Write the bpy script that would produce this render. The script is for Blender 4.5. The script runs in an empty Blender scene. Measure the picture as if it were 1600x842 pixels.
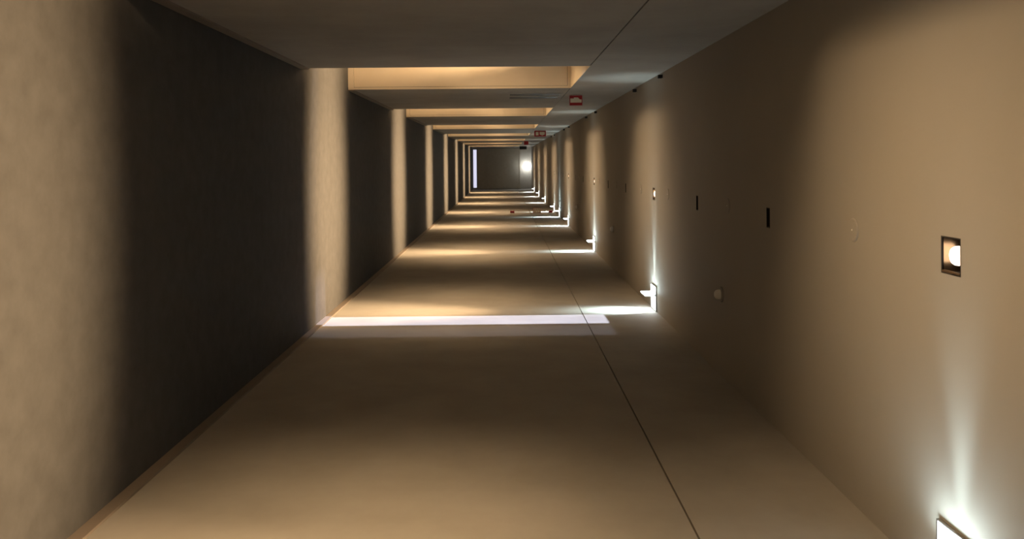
import bpy, bmesh, math, random
from mathutils import Matrix, Vector
random.seed(7)
S = bpy.context.scene
COL = S.collection

# ------------------------------------------------------------------ camera
# the picture was taken with the camera turned on its side: image right = world up.
F = 1335.0                      # focal length in px of a 1600x842 frame
PX, PY = 800.0, 262.0           # principal point (the frame is a crop)
VX, VY = 788.0, 254.0           # vanishing point of the corridor
ROLL = 0.009
EYE = 1.4286
cam_d = bpy.data.cameras.new('camera')
cam_d.sensor_fit = 'HORIZONTAL'; cam_d.sensor_width = 36.0
cam_d.lens = F * 36.0 / 1600.0
cam_d.shift_x = (800.0 - PX) / 1600.0
cam_d.shift_y = (PY - 421.0) / 1600.0
cam_d.clip_end = 200
cam = bpy.data.objects.new('camera', cam_d); COL.objects.link(cam)
base = Matrix(((0, -1, 0), (0, 0, -1), (1, 0, 0)))      # columns: image right, image up, back
base.col[0] = Vector((0, 0, 1)); base.col[1] = Vector((-1, 0, 0)); base.col[2] = Vector((0, -1, 0))
d = Vector(((VX - PX) / F, -(VY - PY) / F, -1.0)).normalized()   # corridor direction in camera space
q = d.rotation_difference(Vector((0, 0, -1)))
M = base @ Matrix.Rotation(-ROLL, 3, 'Z') @ q.to_matrix()
cam.matrix_world = Matrix.Translation((0, 0, EYE)) @ M.to_4x4()
S.camera = cam

# ------------------------------------------------------------------ world and view
w = bpy.data.worlds.new('world'); S.world = w; w.use_nodes = True
bg = w.node_tree.nodes['Background']
bg.inputs[0].default_value = (0.8, 0.85, 1.0, 1); bg.inputs[1].default_value = 0.0
S.view_settings.view_transform = 'Standard'; S.view_settings.look = 'None'
S.view_settings.exposure = 0.0; S.view_settings.gamma = 1.0
S.view_settings.use_curve_mapping = False

# ------------------------------------------------------------------ light levels
WARM = (1.0, 0.67, 0.37)
COOL = (0.74, 0.95, 1.0)
DOWN_W = 1010.0       # recessed downlights
NICHE_W = 15.0      # added panel lamps, hidden in the wall recesses, for their warm spill
SOFFIT_W = 230.0     # added spots brightening the jambs of the recesses
BLADE_W = 54.0      # cool lamps along the right wall

# ------------------------------------------------------------------ measures (metres)
XL, XR, H = -0.682, 1.216, 2.65
HEAD = 2.045
Y0, Y1 = -1.4, 39.0
BAYS = [2.33 + 4.65 * i for i in range(8)]
HWS = [0.80] + [0.90] * 7
HW = 0.90                       # half width of a wall recess
ND = 0.55                       # depth of a wall recess
CX = (XL + XR) / 2

# ------------------------------------------------------------------ materials
def mat(name, col, rough=0.6, col2=None, scale=3.0, bump=0.0, bscale=40.0, metal=0.0, emit=None, spec=0.3, mix=1.0, detail=4):
    m = bpy.data.materials.new(name); m.use_nodes = True
    nt = m.node_tree; b = nt.nodes['Principled BSDF']
    b.inputs['Base Color'].default_value = (*col, 1)
    b.inputs['Roughness'].default_value = rough
    b.inputs['Metallic'].default_value = metal
    b.inputs['Specular IOR Level'].default_value = spec
    tc = nt.nodes.new('ShaderNodeTexCoord')
    if col2:
        n = nt.nodes.new('ShaderNodeTexNoise'); n.inputs['Scale'].default_value = scale
        n.inputs['Detail'].default_value = detail; n.inputs['Roughness'].default_value = 0.6
        nt.links.new(tc.outputs['Object'], n.inputs['Vector'])
        r = nt.nodes.new('ShaderNodeValToRGB')
        r.color_ramp.elements[0].position = 0.32; r.color_ramp.elements[0].color = (*col2, 1)
        r.color_ramp.elements[1].position = 0.68; r.color_ramp.elements[1].color = (*col, 1)
        nt.links.new(n.outputs['Fac'], r.inputs['Fac'])
        nt.links.new(r.outputs['Color'], b.inputs['Base Color'])
    if bump:
        n2 = nt.nodes.new('ShaderNodeTexNoise'); n2.inputs['Scale'].default_value = bscale
        n2.inputs['Detail'].default_value = 3
        nt.links.new(tc.outputs['Object'], n2.inputs['Vector'])
        bp = nt.nodes.new('ShaderNodeBump'); bp.inputs['Strength'].default_value = bump
        bp.inputs['Distance'].default_value = 0.01
        nt.links.new(n2.outputs['Fac'], bp.inputs['Height'])
        nt.links.new(bp.outputs['Normal'], b.inputs['Normal'])
    if emit:
        b.inputs['Emission Color'].default_value = (*emit[0], 1)
        b.inputs['Emission Strength'].default_value = emit[1]
    return m
MT = {}
MT['plaster'] = mat('plaster', (0.34, 0.32, 0.285), 0.75, (0.29, 0.27, 0.238), 2.6, 0.14, 12.0, spec=0.15)
MT['ceiling'] = mat('ceiling_paint', (0.325, 0.304, 0.27), 0.8, (0.31, 0.29, 0.257), 1.5, 0.02, 60, spec=0.1)
MT['floor'] = mat('floor_stone', (0.076, 0.075, 0.073), 0.75, (0.062, 0.061, 0.059), 11, 0.03, 30, spec=0.06)
MT['skirting'] = mat('skirting_paint', (0.20, 0.165, 0.135), 0.6, (0.18, 0.15, 0.12), 6)
MT['jamb'] = mat('cream_lacquer', (0.72, 0.62, 0.47), 0.5, (0.69, 0.59, 0.44), 5, spec=0.3)
MT['dark'] = mat('dark_gap', (0.03, 0.026, 0.022), 0.7, (0.02, 0.018, 0.016), 20)
MT['black'] = mat('black_plastic', (0.012, 0.012, 0.012), 0.5, (0.02, 0.02, 0.02), 30)
MT['brass'] = mat('gold_reflector', (0.34, 0.235, 0.14), 0.24, (0.30, 0.2, 0.12), 40, metal=1.0)
MT['anod'] = mat('dark_anodised', (0.02, 0.016, 0.012), 0.4, (0.015, 0.012, 0.01), 40, metal=0.2)
MT['white'] = mat('white_enamel', (0.78, 0.77, 0.74), 0.4, (0.75, 0.74, 0.71), 30)
MT['steel'] = mat('brushed_steel', (0.55, 0.54, 0.52), 0.35, (0.5, 0.49, 0.47), 50, metal=1.0)
MT['red'] = mat('red_print', (0.36, 0.02, 0.025), 0.5, (0.32, 0.018, 0.02), 20)
MT['cream'] = mat('cream_print', (0.75, 0.70, 0.55), 0.5, (0.72, 0.67, 0.52), 20)
MT['orange'] = mat('orange_print', (0.62, 0.30, 0.14), 0.5, (0.58, 0.27, 0.12), 20)
MT['enddoor'] = mat('end_door_paint', (0.33, 0.30, 0.25), 0.55, (0.30, 0.27, 0.22), 9)
MT['bulb'] = mat('warm_bulb', (1, 0.9, 0.75), 0.3, (1, 0.88, 0.72), 30, emit=((1.0, 0.86, 0.72), 3.5))
MT['strip'] = mat('warm_diffuser', (1, 0.9, 0.75), 0.3, (1, 0.88, 0.72), 30, emit=((1.0, 0.75, 0.48), 0.6))  # glow of the added recess lamps and soffit spots
MT['opal'] = mat('opal_glow', (0.95, 0.98, 1), 0.3, (0.93, 0.97, 1), 30, emit=((0.86, 0.96, 1.0), 10.0))
MT['globe'] = mat('globe_glow', (1, 1, 1), 0.3, (0.98, 0.98, 1), 30, emit=((0.98, 1.0, 0.97), 16.0))
MT['pale_glow'] = mat('pale_glow_surface', (0.85, 0.85, 1), 0.3, (0.83, 0.83, 1), 30, emit=((0.78, 0.78, 1.0), 0.85))  # glow for the lit floor strip and the added room's pane

# ------------------------------------------------------------------ mesh helpers
def addbox(bm, x0, x1, y0, y1, z0, z1):
    v = [bm.verts.new(p) for p in ((x0,y0,z0),(x1,y0,z0),(x1,y1,z0),(x0,y1,z0),(x0,y0,z1),(x1,y0,z1),(x1,y1,z1),(x0,y1,z1))]
    for f in ((0,3,2,1),(4,5,6,7),(0,1,5,4),(1,2,6,5),(2,3,7,6),(3,0,4,7)):
        bm.faces.new([v[i] for i in f])
def boxes(*bs):
    bm = bmesh.new()
    for b in bs: addbox(bm, *b)
    return bm
def bevbox(x0, x1, y0, y1, z0, z1, b=0.003, seg=2):
    bm = boxes((x0, x1, y0, y1, z0, z1))
    bmesh.ops.bevel(bm, geom=bm.edges[:], offset=b, segments=seg, affect='EDGES', profile=0.5)
    return bm
def lathe(prof, n=28, axis='z'):
    bm = bmesh.new(); rings = []
    for r, z in prof:
        if r < 1e-6: rings.append([bm.verts.new((0, 0, z))])
        else: rings.append([bm.verts.new((r*math.cos(2*math.pi*k/n), r*math.sin(2*math.pi*k/n), z)) for k in range(n)])
    for a, b in zip(rings, rings[1:]):
        for k in range(n):
            k2 = (k+1) % n
            if len(a) == 1 and len(b) == 1: continue
            if len(a) == 1: bm.faces.new((a[0], b[k], b[k2]))
            elif len(b) == 1: bm.faces.new((a[k], b[0], a[k2]))
            else: bm.faces.new((a[k], b[k], b[k2], a[k2]))
    bmesh.ops.recalc_face_normals(bm, faces=bm.faces[:])
    return bm
def prism(pts, axis_y0, axis_y1):
    """polygon in (x,z) extruded along y"""
    bm = bmesh.new()
    a = [bm.verts.new((x, axis_y0, z)) for x, z in pts]; b = [bm.verts.new((x, axis_y1, z)) for x, z in pts]
    n = len(pts)
    bm.faces.new(a); bm.faces.new(b[::-1])
    for k in range(n): bm.faces.new((a[k], b[k], b[(k+1) % n], a[(k+1) % n]))
    bmesh.ops.recalc_face_normals(bm, faces=bm.faces[:])
    return bm
def obj(name, bm, m, parent=None, loc=None, smooth=False):
    me = bpy.data.meshes.new(name)
    if isinstance(bm, bpy.types.Mesh): me = bm
    else:
        bm.to_mesh(me); bm.free(); me.materials.append(MT[m])
        if smooth:
            for p in me.polygons: p.use_smooth = True
    o = bpy.data.objects.new(name, me); COL.objects.link(o)
    if parent: o.parent = parent
    if loc: o.location = loc
    return o
def struct(name, bm, m):
    o = obj(name, bm, m); o['kind'] = 'structure'; return o
def thing(name, label, cat, loc=(0, 0, 0), group=None):
    o = bpy.data.objects.new(name, None); COL.objects.link(o); o.location = loc
    o.empty_display_size = 0.05
    o['label'] = label; o['category'] = cat
    if group: o['group'] = group
    return o
def dup(root, loc, label, group=None):
    r = root.copy(); COL.objects.link(r); r.location = loc; r['label'] = label
    if group: r['group'] = group
    for ch in list(root.children):
        c = ch.copy(); COL.objects.link(c); c.parent = r
        for g in ch.children:
            e = g.copy(); COL.objects.link(e); e.parent = c
    return r
def lamp(name, kind, energy, color, parent, loc, aim=None, **kw):
    l = bpy.data.lights.new(name, kind); l.energy = energy; l.color = color
    sc = kw.pop('scale', None)
    for k, v in kw.items(): setattr(l, k, v)
    o = bpy.data.objects.new(name, l); COL.objects.link(o); o.parent = parent; o.location = loc
    if aim is not None:
        z = -Vector(aim).normalized()                 # light points along -Z; local X kept along the corridor (y)
        x = Vector((0, 1, 0)); x = (x - z * x.dot(z)).normalized(); y = z.cross(x)
        m = Matrix((x, y, z)).transposed()
        o.rotation_euler = m.to_euler()
    if sc: o.scale = sc
    return o
ORD = ['nearest', 'second', 'third', 'fourth', 'fifth', 'sixth', 'seventh', 'farthest']

# ------------------------------------------------------------------ floor, ceiling
struct('floor', boxes((XL - ND - 0.1, XR + 0.12, Y0, Y1 + 0.3, -0.1, 0.0)), 'floor')
DL = 0.052                                             # half size of a downlight opening
SLOTS = []
for i in range(5):
    m_ = 4.68 + 4.65 * i
    SLOTS += [m_ - 0.73, m_ + 0.73]
holes = [(CX - DL, CX + DL, y - DL, y + DL) for y in BAYS] + [(CX - 0.047, CX + 0.047, y - 0.027, y + 0.027) for y in SLOTS]
def ceiling_mesh():
    xs = sorted({XL - ND - 0.1, XR + 0.12, CX - DL, CX + DL, CX - 0.047, CX + 0.047})
    ys = sorted({Y0, Y1 + 0.3} | {h[2] for h in holes} | {h[3] for h in holes})
    bm = bmesh.new(); vv = {}
    def V(x, y):
        k = (x, y)
        if k not in vv: vv[k] = bm.verts.new((x, y, H))
        return vv[k]
    for a, b in zip(xs, xs[1:]):
        for c, e in zip(ys, ys[1:]):
            mx, my = (a+b)/2, (c+e)/2
            if any(h[0] < mx < h[1] and h[2] < my < h[3] for h in holes): continue
            bm.faces.new((V(a, c), V(a, e), V(b, e), V(b, c)))
    addbox(bm, XL - ND - 0.1, XR + 0.12, Y0, Y1 + 0.3, H + 0.14, H + 0.2)
    return bm
struct('ceiling', ceiling_mesh(), 'ceiling')

# ------------------------------------------------------------------ right wall: backing, lower and upper boarding with an open joint
G = 0.0035
wr = struct('wall_right', boxes((XR + 0.02, XR + 0.12, Y0, Y1, 0, H + 0.14)), 'dark')
obj('lower_panel', boxes((XR, XR + 0.019, Y0, Y1, 0.0, HEAD - G)), 'plaster', wr)
obj('upper_panel', boxes((XR, XR + 0.019, Y0, Y1, HEAD + G, H)), 'plaster', wr)
br = struct('baseboard_right', boxes((XR - 0.010, XR - 0.0005, Y0, Y1, 0.0, 0.05)), 'skirting')

# ------------------------------------------------------------------ left wall with wall recesses
SL0, SL1, SLT = 6.512, 6.698, 2.0                      # upright gap added in the second recess, shaping the pale stripe
wl = struct('wall_left', boxes((XL - ND - 0.10, XL - ND - 0.02, Y0, SL0 - 0.05, 0, H + 0.14),
                               (XL - ND - 0.10, XL - ND - 0.02, SL1 + 0.05, Y1, 0, H + 0.14),
                               (XL - ND - 0.10, XL - ND - 0.02, SL0 - 0.05, SL1 + 0.05, SLT + 0.02, H + 0.14),
                               (XL - 0.14, XL - 0.02, Y0, Y1, HEAD + 0.04, H + 0.14)), 'dark')
obj('upper_panel', boxes((XL - 0.019, XL, Y0, Y1, HEAD + G, H)), 'plaster', wl)
edges = [Y0]
for y, HW in zip(BAYS, HWS): edges += [y - HW, y + HW]
edges.append(Y1)
bl_bm = bmesh.new()
for k in range(0, len(edges), 2):
    a, b = edges[k], edges[k+1]
    if b - a < 0.05: continue
    p = obj('pier', boxes((XL - ND - 0.02, XL - 0.019, a + 0.02, b - 0.02, 0, HEAD + 0.04)), 'dark', wl)
    mid = (a + b) / 2
    if b - a > 2 and k > 0:      # two boards per pier with a fine upright joint
        j = a + (b - a) * 0.62
        obj('board', boxes((XL - 0.019, XL, a + 0.001, j - 0.0012, 0, HEAD - G)), 'plaster', wl)
        obj('board', boxes((XL - 0.019, XL, j + 0.0012, b - 0.001, 0, HEAD - G)), 'plaster', wl)
    else:
        obj('board', boxes((XL - 0.019, XL, a + 0.001, b - 0.001, 0, HEAD - G)), 'plaster', wl)
    addbox(bl_bm, XL + 0.0005, XL + 0.010, a, b, 0, 0.05)
struct('baseboard_left', bl_bm, 'skirting')
for i, y in enumerate(BAYS):
    xb = XL - ND; HW = HWS[i]
    for s, yj in ((1, y + HW), (-1, y - HW)):
        def yy(t0, t1):                       # thickness measured out of the pier into the recess
            return (yj - t1, yj - t0) if s > 0 else (yj + t0, yj + t1)
        a, b = yy(-0.02, 0.0); obj('jamb_lining', boxes((xb, XL - 0.0195, a, b, 0, HEAD)), 'dark', wl)
        a, b = yy(0.0, 0.006); obj('jamb_panel', boxes((xb, XL - 0.024, a, b, 0.053, HEAD - 0.03)), 'jamb', wl)
        a, b = yy(-0.0, 0.008); obj('jamb_edge', boxes((XL - 0.021, XL - 0.0005, a, b, 0.0, HEAD)), 'jamb', wl)
        a, b = yy(0.0, 0.014); obj('jamb_plinth', boxes((xb, XL - 0.0215, a, b, 0.0, 0.05)), 'jamb', wl)
        a, b = yy(0.0, 0.010); obj('jamb_head', boxes((xb, XL - 0.0215, a, b, HEAD - 0.027, HEAD)), 'jamb', wl)
    obj('soffit_panel', boxes((xb, XL - 0.0005, y - HW, y + HW, HEAD, HEAD + 0.03)), 'jamb', wl)

# back panels of the recesses; the second has an added gap for the stripe's light
for i, y in enumerate(BAYS):
    xb = XL - ND; HW = HWS[i]
    cuts = [y - HW + 0.016, y + HW - 0.016] if i != 1 else [y - HW + 0.016, SL0, SL1, y + HW - 0.016]
    for k in range(0, len(cuts), 2):
        obj('back_panel', boxes((xb - 0.018, xb + 0.029, cuts[k], cuts[k+1], 0.0, HEAD - 0.001)), 'jamb', wl)
    if i == 1: obj('back_panel', boxes((xb - 0.018, xb + 0.029, SL0, SL1, SLT, HEAD - 0.001)), 'jamb', wl)

# added unseen panel lamp on each recess back, source of the warm spill
for i, y in enumerate(BAYS):
    HW = HWS[i]
    L = HW - 0.10; yc = y
    if i == 1: L = 0.50; yc = y + 0.26                # clear of the added gap
    t = thing('added_recess_light', 'added unseen warm panel lamp inside the %s wall recess' % ORD[i], 'light', (XL - ND + 0.03, yc, 1.1), 'added lamps in the wall recesses')
    obj('housing', bevbox(0.0005, 0.03, -L, L, -0.40, 0.40, 0.004), 'white', t)
    obj('diffuser', bevbox(0.0302, 0.036, -L + 0.02, L - 0.02, -0.38, 0.38, 0.002), 'strip', t)
    lamp('panel_up', 'AREA', NICHE_W * L / 0.8, WARM, t, (0.042, 0, 0.05), (1.0, 0, 1.08), shape='RECTANGLE', size=2*L, size_y=0.5, spread=math.radians(62))
    lamp('panel_out', 'AREA', NICHE_W * 1.4 * L / 0.8, WARM, t, (0.042, 0, 0), (1.0, 0, -0.1), shape='RECTANGLE', size=2*L, size_y=0.6, spread=math.radians(62))
    # unseen spot added under the recess head to brighten the two jambs
    t = thing('added_soffit_spot', 'added unseen small round spot under the head of the %s wall recess' % ORD[i], 'light', (XL - 0.27, y, HEAD), 'added spots under the recess heads')
    obj('body', lathe([(0, -0.0005), (0.045, -0.0005), (0.045, -0.022), (0.040, -0.026), (0.034, -0.026), (0.034, -0.020), (0, -0.020)]), 'white', t)
    obj('lens', lathe([(0, -0.0205), (0.033, -0.0205), (0.033, -0.023), (0, -0.024)]), 'strip', t)
    lamp('jamb_fill_beam', 'SPOT', SOFFIT_W, WARM, t, (0, 0, -0.03), (-0.02, 0, -1), spot_size=math.radians(150), spot_blend=0.6, shadow_soft_size=0.02, scale=(1, 0.08, 1))

# ------------------------------------------------------------------ end wall
struct('wall_end', boxes((XL - ND, XR + 0.12, Y1, Y1 + 0.12, 0, H + 0.14)), 'plaster')
ed = struct('door_1', boxes((XL + 0.03, XL + 0.08, Y1 - 0.06, Y1 - 0.001, 0.0, 2.16), (XR - 0.08, XR - 0.03, Y1 - 0.06, Y1 - 0.001, 0.0, 2.16),
                            (XL + 0.08, XR - 0.08, Y1 - 0.06, Y1 - 0.001, 2.11, 2.16)), 'enddoor')
for a, b in ((XL + 0.082, CX - 0.003), (CX + 0.003, XR - 0.082)):
    obj('leaf', boxes((a, b, Y1 - 0.045, Y1 - 0.002, 0.235, 2.108)), 'enddoor', ed)
lw = struct('floor_glow_strip', boxes((XL + 0.082, XR - 0.082, Y1 - 0.05, Y1 - 0.002, 0.165, 0.234), (XL + 0.082, XR - 0.082, Y1 - 0.05, Y1 - 0.002, 0.0, 0.014)), 'enddoor')  # bright lit strip at the floor, built as a glowing panel, no window
obj('glow_panel', boxes((XL + 0.083, XR - 0.083, Y1 - 0.03, Y1 - 0.004, 0.0145, 0.1645)), 'pale_glow', lw)
gl = thing('globe_lamp', 'round white globe lamp glowing above the far end door', 'lamp', (0.17, Y1, 2.455))
obj('mount', boxes((-0.05, 0.05, -0.04, -0.001, -0.05, 0.05)), 'white', gl)
bm = bmesh.new(); bmesh.ops.create_uvsphere(bm, u_segments=28, v_segments=16, radius=0.165)
bmesh.ops.translate(bm, verts=bm.verts[:], vec=(0, -0.20, 0))
obj('globe', bm, 'globe', gl, smooth=True)

# ------------------------------------------------------------------ recessed downlights
t0 = None
for i, y in enumerate(BAYS):
    lab = '%s square recessed downlight along the middle of the ceiling, lit warm' % ORD[i]
    if t0 is None:
        t0 = t = thing('recessed_downlight', lab, 'downlight', (CX, y, H), 'recessed ceiling downlights')
        D = DL; dp = 0.085; th = 0.004
        obj('housing', boxes((-D, -D + th, -D, D, 0.0, dp), (D - th, D, -D, D, 0.0, dp),
                             (-D + th, D - th, D - th, D, 0.0, dp), (-D + th, D - th, -D, -D + th, 0.0, dp), (-D, D, -D, D, dp, dp + 0.004)), 'anod', t)
        obj('reflector', boxes((-D + th, D - th, D - th - 0.003, D - th - 0.0005, 0.004, dp - 0.002)), 'brass', t)
        obj('rim', boxes((D - th - 0.006, D - th, -D + th, D - th, -0.001, 0.003)), 'brass', t)
        obj('lamp_disc', lathe([(0, 0.002), (0.014, 0.003), (0.022, 0.007), (0.026, 0.013), (0.027, 0.020), (0.027, 0.050), (0, 0.050)]), 'bulb', t, smooth=True)
    else:
        t = dup(t0, (CX, y, H), lab)
    lamp('downlight_beam', 'SPOT', DOWN_W, WARM, t, (0, 0, -0.020), (0, 0, -1), spot_size=math.radians(78), spot_blend=1.0, shadow_soft_size=0.012, scale=(0.47, 1, 1))

# ------------------------------------------------------------------ cool lamps beside the right wall
BL = [(y, ORD[i]) for i, y in enumerate(BAYS)] + [(18.95, 'extra')]
b0 = None
BXc = 1.140                                           # centre of the ceiling tray
for y, o_ in BL:
    if o_ == 'extra': lab = 'cool white ceiling lamp with hanging blade between the fourth and fifth downlights'
    else: lab = 'cool white ceiling lamp with hanging blade against right wall, level with the %s downlight' % o_
    if b0 is None:
        b0 = t = thing('blade_lamp', lab, 'lamp', (BXc, y - 0.05, H), 'cool lamps along the right wall')
        obj('tray', boxes((-0.126, -0.122, -0.115, 0.115, -0.011, -0.0005), (0.064, 0.072, -0.115, 0.115, -0.012, -0.0005),
                          (-0.122, 0.064, -0.115, -0.107, -0.012, -0.0005), (-0.122, 0.064, 0.107, 0.115, -0.012, -0.0005)), 'steel', t)
        obj('diffuser', boxes((-0.121, 0.063, -0.106, 0.106, -0.010, -0.001)), 'opal', t)
        bl = obj('blade', prism([(-0.064, -0.0105), (-0.052, -0.0105), (-0.052, -0.095), (-0.058, -0.100), (-0.064, -0.095)], -0.100, 0.100), 'opal', t)
        for a in (-0.104, 0.1005): obj('clip', boxes((-0.068, -0.048, a, a + 0.0035, -0.020, -0.0105)), 'steel', bl)
    else:
        t = dup(b0, (BXc, y, H), lab)
    k = 1.8 if o_ == 'extra' else 1.0
    # sheet of light on the right wall, and across the ceiling to the left wall
    lamp('wall_sheet', 'AREA', BLADE_W * k * 0.13, COOL, t, (-0.02, 0, -0.05), (0.62, 0.0, -1), shape='RECTANGLE', size=0.18, size_y=0.05, spread=math.radians(62))
    lamp('ceiling_sheet', 'SPOT', BLADE_W * k * 0.50, COOL, t, (-0.075, 0, -0.055), (-1, 0, 0.0), spot_size=math.radians(42), spot_blend=1.0, shadow_soft_size=0.03, scale=(0.85, 1, 1))
    lamp('blade_face', 'AREA', BLADE_W * k * 0.03, COOL, t, (-0.068, 0, -0.056), (-1, 0, 0), shape='RECTANGLE', size=0.2, size_y=0.08)

# ------------------------------------------------------------------ small ceiling fittings
s0 = None
for i, y in enumerate(SLOTS):
    lab = '%s black slot opening in the ceiling, counted from the camera' % (['first', 'second', 'third', 'fourth', 'fifth', 'sixth', 'seventh', 'eighth', 'ninth', 'tenth'][i])
    if s0 is None:
        s0 = thing('ceiling_slot', lab, 'vent', (CX, y, H), 'black ceiling slots')
        a, b, h_ = 0.047, 0.027, 0.06
        obj('box', boxes((-a, -a + 0.003, -b, b, 0.0, h_), (a - 0.003, a, -b, b, 0.0, h_), (-a + 0.003, a - 0.003, -b, -b + 0.003, 0.0, h_),
                         (-a + 0.003, a - 0.003, b - 0.003, b, 0.0, h_), (-a, a, -b, b, h_, h_ + 0.003)), 'black', s0)
        obj('louvre', boxes((-a + 0.003, a - 0.003, -0.0015, 0.0015, 0.006, 0.03)), 'black', s0)
    else: dup(s0, (CX, y, H), lab)
rings = []
for k in range(4):
    rings += [(2.98 + 4.65 * k), (4.66 + 4.65 * k), (6.37 + 4.65 * k)]
r0 = None
NUM = ['first', 'second', 'third', 'fourth', 'fifth', 'sixth', 'seventh', 'eighth', 'ninth', 'tenth', 'eleventh', 'twelfth']
for i, y in enumerate(rings):
    lab = '%s flush round cover plate on the ceiling centre line, counted from camera' % NUM[i]
    if r0 is None:
        r0 = thing('ceiling_cover', lab, 'cover', (CX - 0.02, y, H), 'round ceiling cover plates')
        obj('plate', lathe([(0, -0.005), (0.037, -0.005), (0.041, -0.003), (0.042, -0.0003)], 32), 'ceiling', r0)
        obj('screw', lathe([(0, -0.0075), (0.003, -0.0072), (0.0035, -0.0059)], 10), 'white', r0)
    else: dup(r0, (CX - 0.02, y, H), lab)
d0 = None
for i, y in enumerate([4.81, 9.58, 14.3]):
    lab = ['small white domed smoke detector on the ceiling, nearest the camera', 'small white domed smoke detector beyond the second downlight', 'small white domed smoke detector beyond the third downlight'][i]
    if d0 is None:
        d0 = thing('smoke_detector', lab, 'detector', (0.755, y, H), 'domed smoke detectors')
        obj('base', lathe([(0, -0.0003), (0.044, -0.0003), (0.044, -0.006), (0.040, -0.010), (0, -0.010)]), 'ceiling', d0, smooth=False)
        obj('dome', lathe([(0.028, -0.010), (0.028, -0.022), (0.024, -0.034), (0.014, -0.041), (0, -0.043)]), 'white', d0, smooth=True)
    else: dup(d0, (0.755, y, H), lab)
h0 = None
hk = []
for i in (1, 2, 3, 4): hk += [(BAYS[i] - 0.42, i, 'near'), (BAYS[i] + 0.87, i, 'far')]
for y, i, e in hk:
    lab = 'small dark hook where left wall meets ceiling, %s side of %s wall recess' % (e, ORD[i])
    if h0 is None:
        h0 = thing('ceiling_hook', lab, 'hook', (XL + 0.03, y, H), 'dark ceiling hooks')
        obj('plate', bevbox(-0.014, 0.014, -0.014, 0.014, -0.006, -0.0005, 0.002), 'black', h0)
        obj('stem', bevbox(-0.012, 0.016, -0.012, 0.012, -0.036, -0.0062, 0.003), 'black', h0)
    else: dup(h0, (XL + 0.03, y, H), lab)

# ------------------------------------------------------------------ fire-point door and signs on the left wall
fc = thing('wall_grille', 'dark two-part ventilation grille in left wall below the first red sign', 'grille', (XL, 8.42, 1.47))
obj('frame', boxes((0.0005, 0.004, 0.0, 0.03, 0.0, 0.54), (0.0005, 0.004, 0.29, 0.43, 0.0, 0.54), (0.0005, 0.004, 0.69, 0.72, 0.0, 0.54),
                   (0.0005, 0.004, 0.03, 0.29, 0.0, 0.02), (0.0005, 0.004, 0.03, 0.29, 0.52, 0.54), (0.0005, 0.004, 0.43, 0.69, 0.0, 0.02), (0.0005, 0.004, 0.43, 0.69, 0.52, 0.54)), 'plaster', fc)
slat = None
for y_ in (0.03, 0.43):
    obj('backing', boxes((0.0005, 0.002, y_ + 0.0005, y_ + 0.2595, 0.0205, 0.5195)), 'black', fc)
    for k in range(10):
        if slat is None: slat = obj('slat', boxes((0.0022, 0.0036, 0.001, 0.259, -0.003, 0.003)), 'black', fc, (0, y_, 0.045 + 0.05 * k)).data
        else: obj('slat', slat, 'dark', fc, (0, y_, 0.045 + 0.05 * k))
def flag_sign(name, label, wall_x, s, y, z0, z1, wd, kind, cat='sign'):
    """a sign plate standing out from the wall, facing the camera; s=+1 from left wall, -1 from right"""
    t = thing(name, label, cat, (wall_x, y, z0), 'projecting fire signs')
    h_ = z1 - z0; a, b = sorted((s * 0.004, s * wd))
    obj('plate', boxes((a, b, -0.004, 0.004, 0, h_)), 'red', t)
    a2, b2 = sorted((0.0005 * s, 0.004 * s))
    obj('bracket', boxes((a2, b2, -0.015, 0.015, h_ * 0.2, h_ * 0.8)), 'steel', t)
    def P(u, v): return (a + (b - a) * u, h_ * v)
    if kind == 'arrow':
        pts = [P(.30, .06), P(.72, .06), P(.72, .94), P(.40, .94), P(.40, .80), P(.20, .66), P(.20, .34), P(.30, .34)]
        obj('symbol', prism(pts, -0.0062, -0.0042), 'cream', t)
    elif kind == 'wide':
        obj('symbol', prism([P(.2, .12), P(.8, .12), P(.8, .36), P(.2, .36)], -0.0062, -0.0042), 'cream', t)
        obj('symbol', prism([P(.2, .46), P(.66, .46), P(.84, .68), P(.66, .9), P(.2, .9)], -0.0062, -0.0042), 'cream', t)
    elif kind == 'stripe':
        obj('field', boxes((a + 0.008, b - 0.008, -0.0055, -0.0042, 0.01, h_ - 0.01)), 'cream', t)
        for q_ in (0.15, 0.42, 0.69):
            obj('symbol', prism([P(.12, q_), P(.28, q_), P(.88, q_ + .18), P(.72, q_ + .18)], -0.0072, -0.0057), 'orange', t)
    return t
flag_sign('fire_sign', 'red and cream fire hose sign on left wall beyond the second wall recess', XL, 1, 8.72, 2.10, 2.23, 0.105, 'arrow')
flag_sign('fire_sign', 'wide red and cream sign high on left wall, before the fifth downlight', XL, 1, 18.4, 2.08, 2.33, 0.125, 'wide')
flag_sign('fire_sign', 'small plain red sign high on left wall, farthest red one', XL, 1, 27.2, 2.06, 2.20, 0.12, 'plain')
flag_sign('fire_sign', 'striped orange and cream sign on right wall beyond the extra cool lamp', XR, -1, 20.4, 2.10, 2.30, 0.13, 'stripe')
e = thing('exit_sign', 'black box sign high on left wall beside the far end door', 'sign', (XL, 36.2, 2.08))
obj('case', bevbox(0.001, 0.13, -0.02, 0.02, 0, 0.30, 0.006), 'black', e)
obj('bracket', boxes((0.0003, 0.02, -0.03, -0.0205, 0.1, 0.2)), 'black', e)
c = thing('alarm_call_point', 'small red alarm box at chest height on far right wall', 'alarm', (XR, 20.6, 1.56))
obj('box', bevbox(-0.05, -0.001, -0.045, 0.045, 0, 0.1, 0.005), 'red', c)
obj('button', bevbox(-0.056, -0.0502, -0.02, 0.02, 0.03, 0.07, 0.002), 'cream', c)
c = thing('alarm_sounder', 'small dark red sounder high on far right wall', 'alarm', (XR, 20.6, 2.49))
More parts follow.
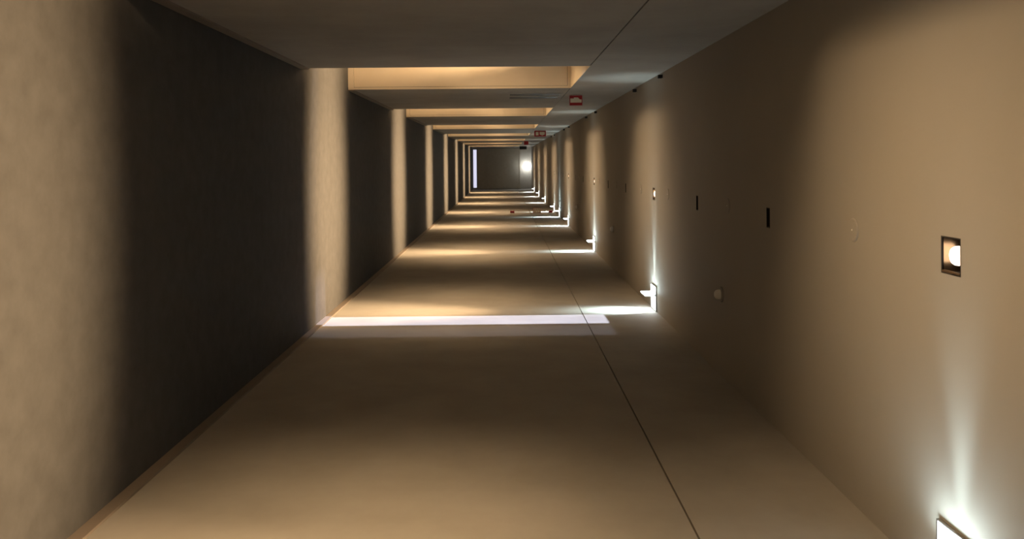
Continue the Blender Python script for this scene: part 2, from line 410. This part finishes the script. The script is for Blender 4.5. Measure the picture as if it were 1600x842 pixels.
obj('box', bevbox(-0.05, -0.001, -0.04, 0.04, 0, 0.09, 0.006), 'red', c)
obj('grille', boxes((-0.054, -0.0502, -0.02, 0.02, 0.02, 0.03), (-0.054, -0.0502, -0.02, 0.02, 0.045, 0.055)), 'dark', c)

# ------------------------------------------------------------------ back of the corridor behind the camera
struct('wall_back', boxes((XL - ND - 0.1, XR + 0.12, Y0 - 0.1, Y0, 0, H + 0.14)), 'plaster')

# ------------------------------------------------------------------ unseen room added behind the gap, holding the beams of the wall stripe
rx0, rx1, ry0, ry1 = -4.3, XL - ND - 0.101, 5.6, 7.6
rm = struct('wall_added_room', boxes((rx0, rx0 + 0.1, ry0, ry1, 0, H), (rx0 + 0.1, rx1, ry0, ry0 + 0.1, 0, H), (rx0 + 0.1, rx1, ry1 - 0.1, ry1, 0, H)), 'plaster')
struct('floor_added_room', boxes((rx0, rx1 - 0.001, ry0, ry1, -0.1, -0.0005)), 'floor')
struct('ceiling_added_room', boxes((rx0, rx1, ry0, ry1, H + 0.001, H + 0.1)), 'ceiling')
ly = (SL0 + SL1) / 2
wn = struct('window_added', boxes((rx0 + 0.101, rx0 + 0.14, ly - 0.30, ly - 0.26, 1.4, 2.2), (rx0 + 0.101, rx0 + 0.14, ly + 0.26, ly + 0.30, 1.4, 2.2),
                              (rx0 + 0.101, rx0 + 0.14, ly - 0.26, ly + 0.26, 1.4, 1.44), (rx0 + 0.101, rx0 + 0.14, ly - 0.26, ly + 0.26, 2.16, 2.2)), 'white')
obj('glow_panel', boxes((rx0 + 0.104, rx0 + 0.112, ly - 0.26, ly + 0.26, 1.44, 2.16)), 'pale_glow', wn)  # unseen window with glowing pane, added with the room
lamp('daylight_beam', 'SPOT', 2600.0, (0.72, 0.76, 1.0), None, (-3.7, ly, 1.78), (1, 0, -0.14), spot_size=math.radians(27.5), spot_blend=0.12, shadow_soft_size=0.014)  # added spot standing in for daylight, makes the pale wall stripe
lamp('daylight_fill', 'SPOT', 200.0, (0.78, 0.80, 1.0), None, (-3.7, ly + 0.45, 1.78), (1, -0.18, -0.12), spot_size=math.radians(80), spot_blend=0.1, shadow_soft_size=0.04, scale=(0.2, 1, 1))  # weaker spot added for the dim band beside the stripe
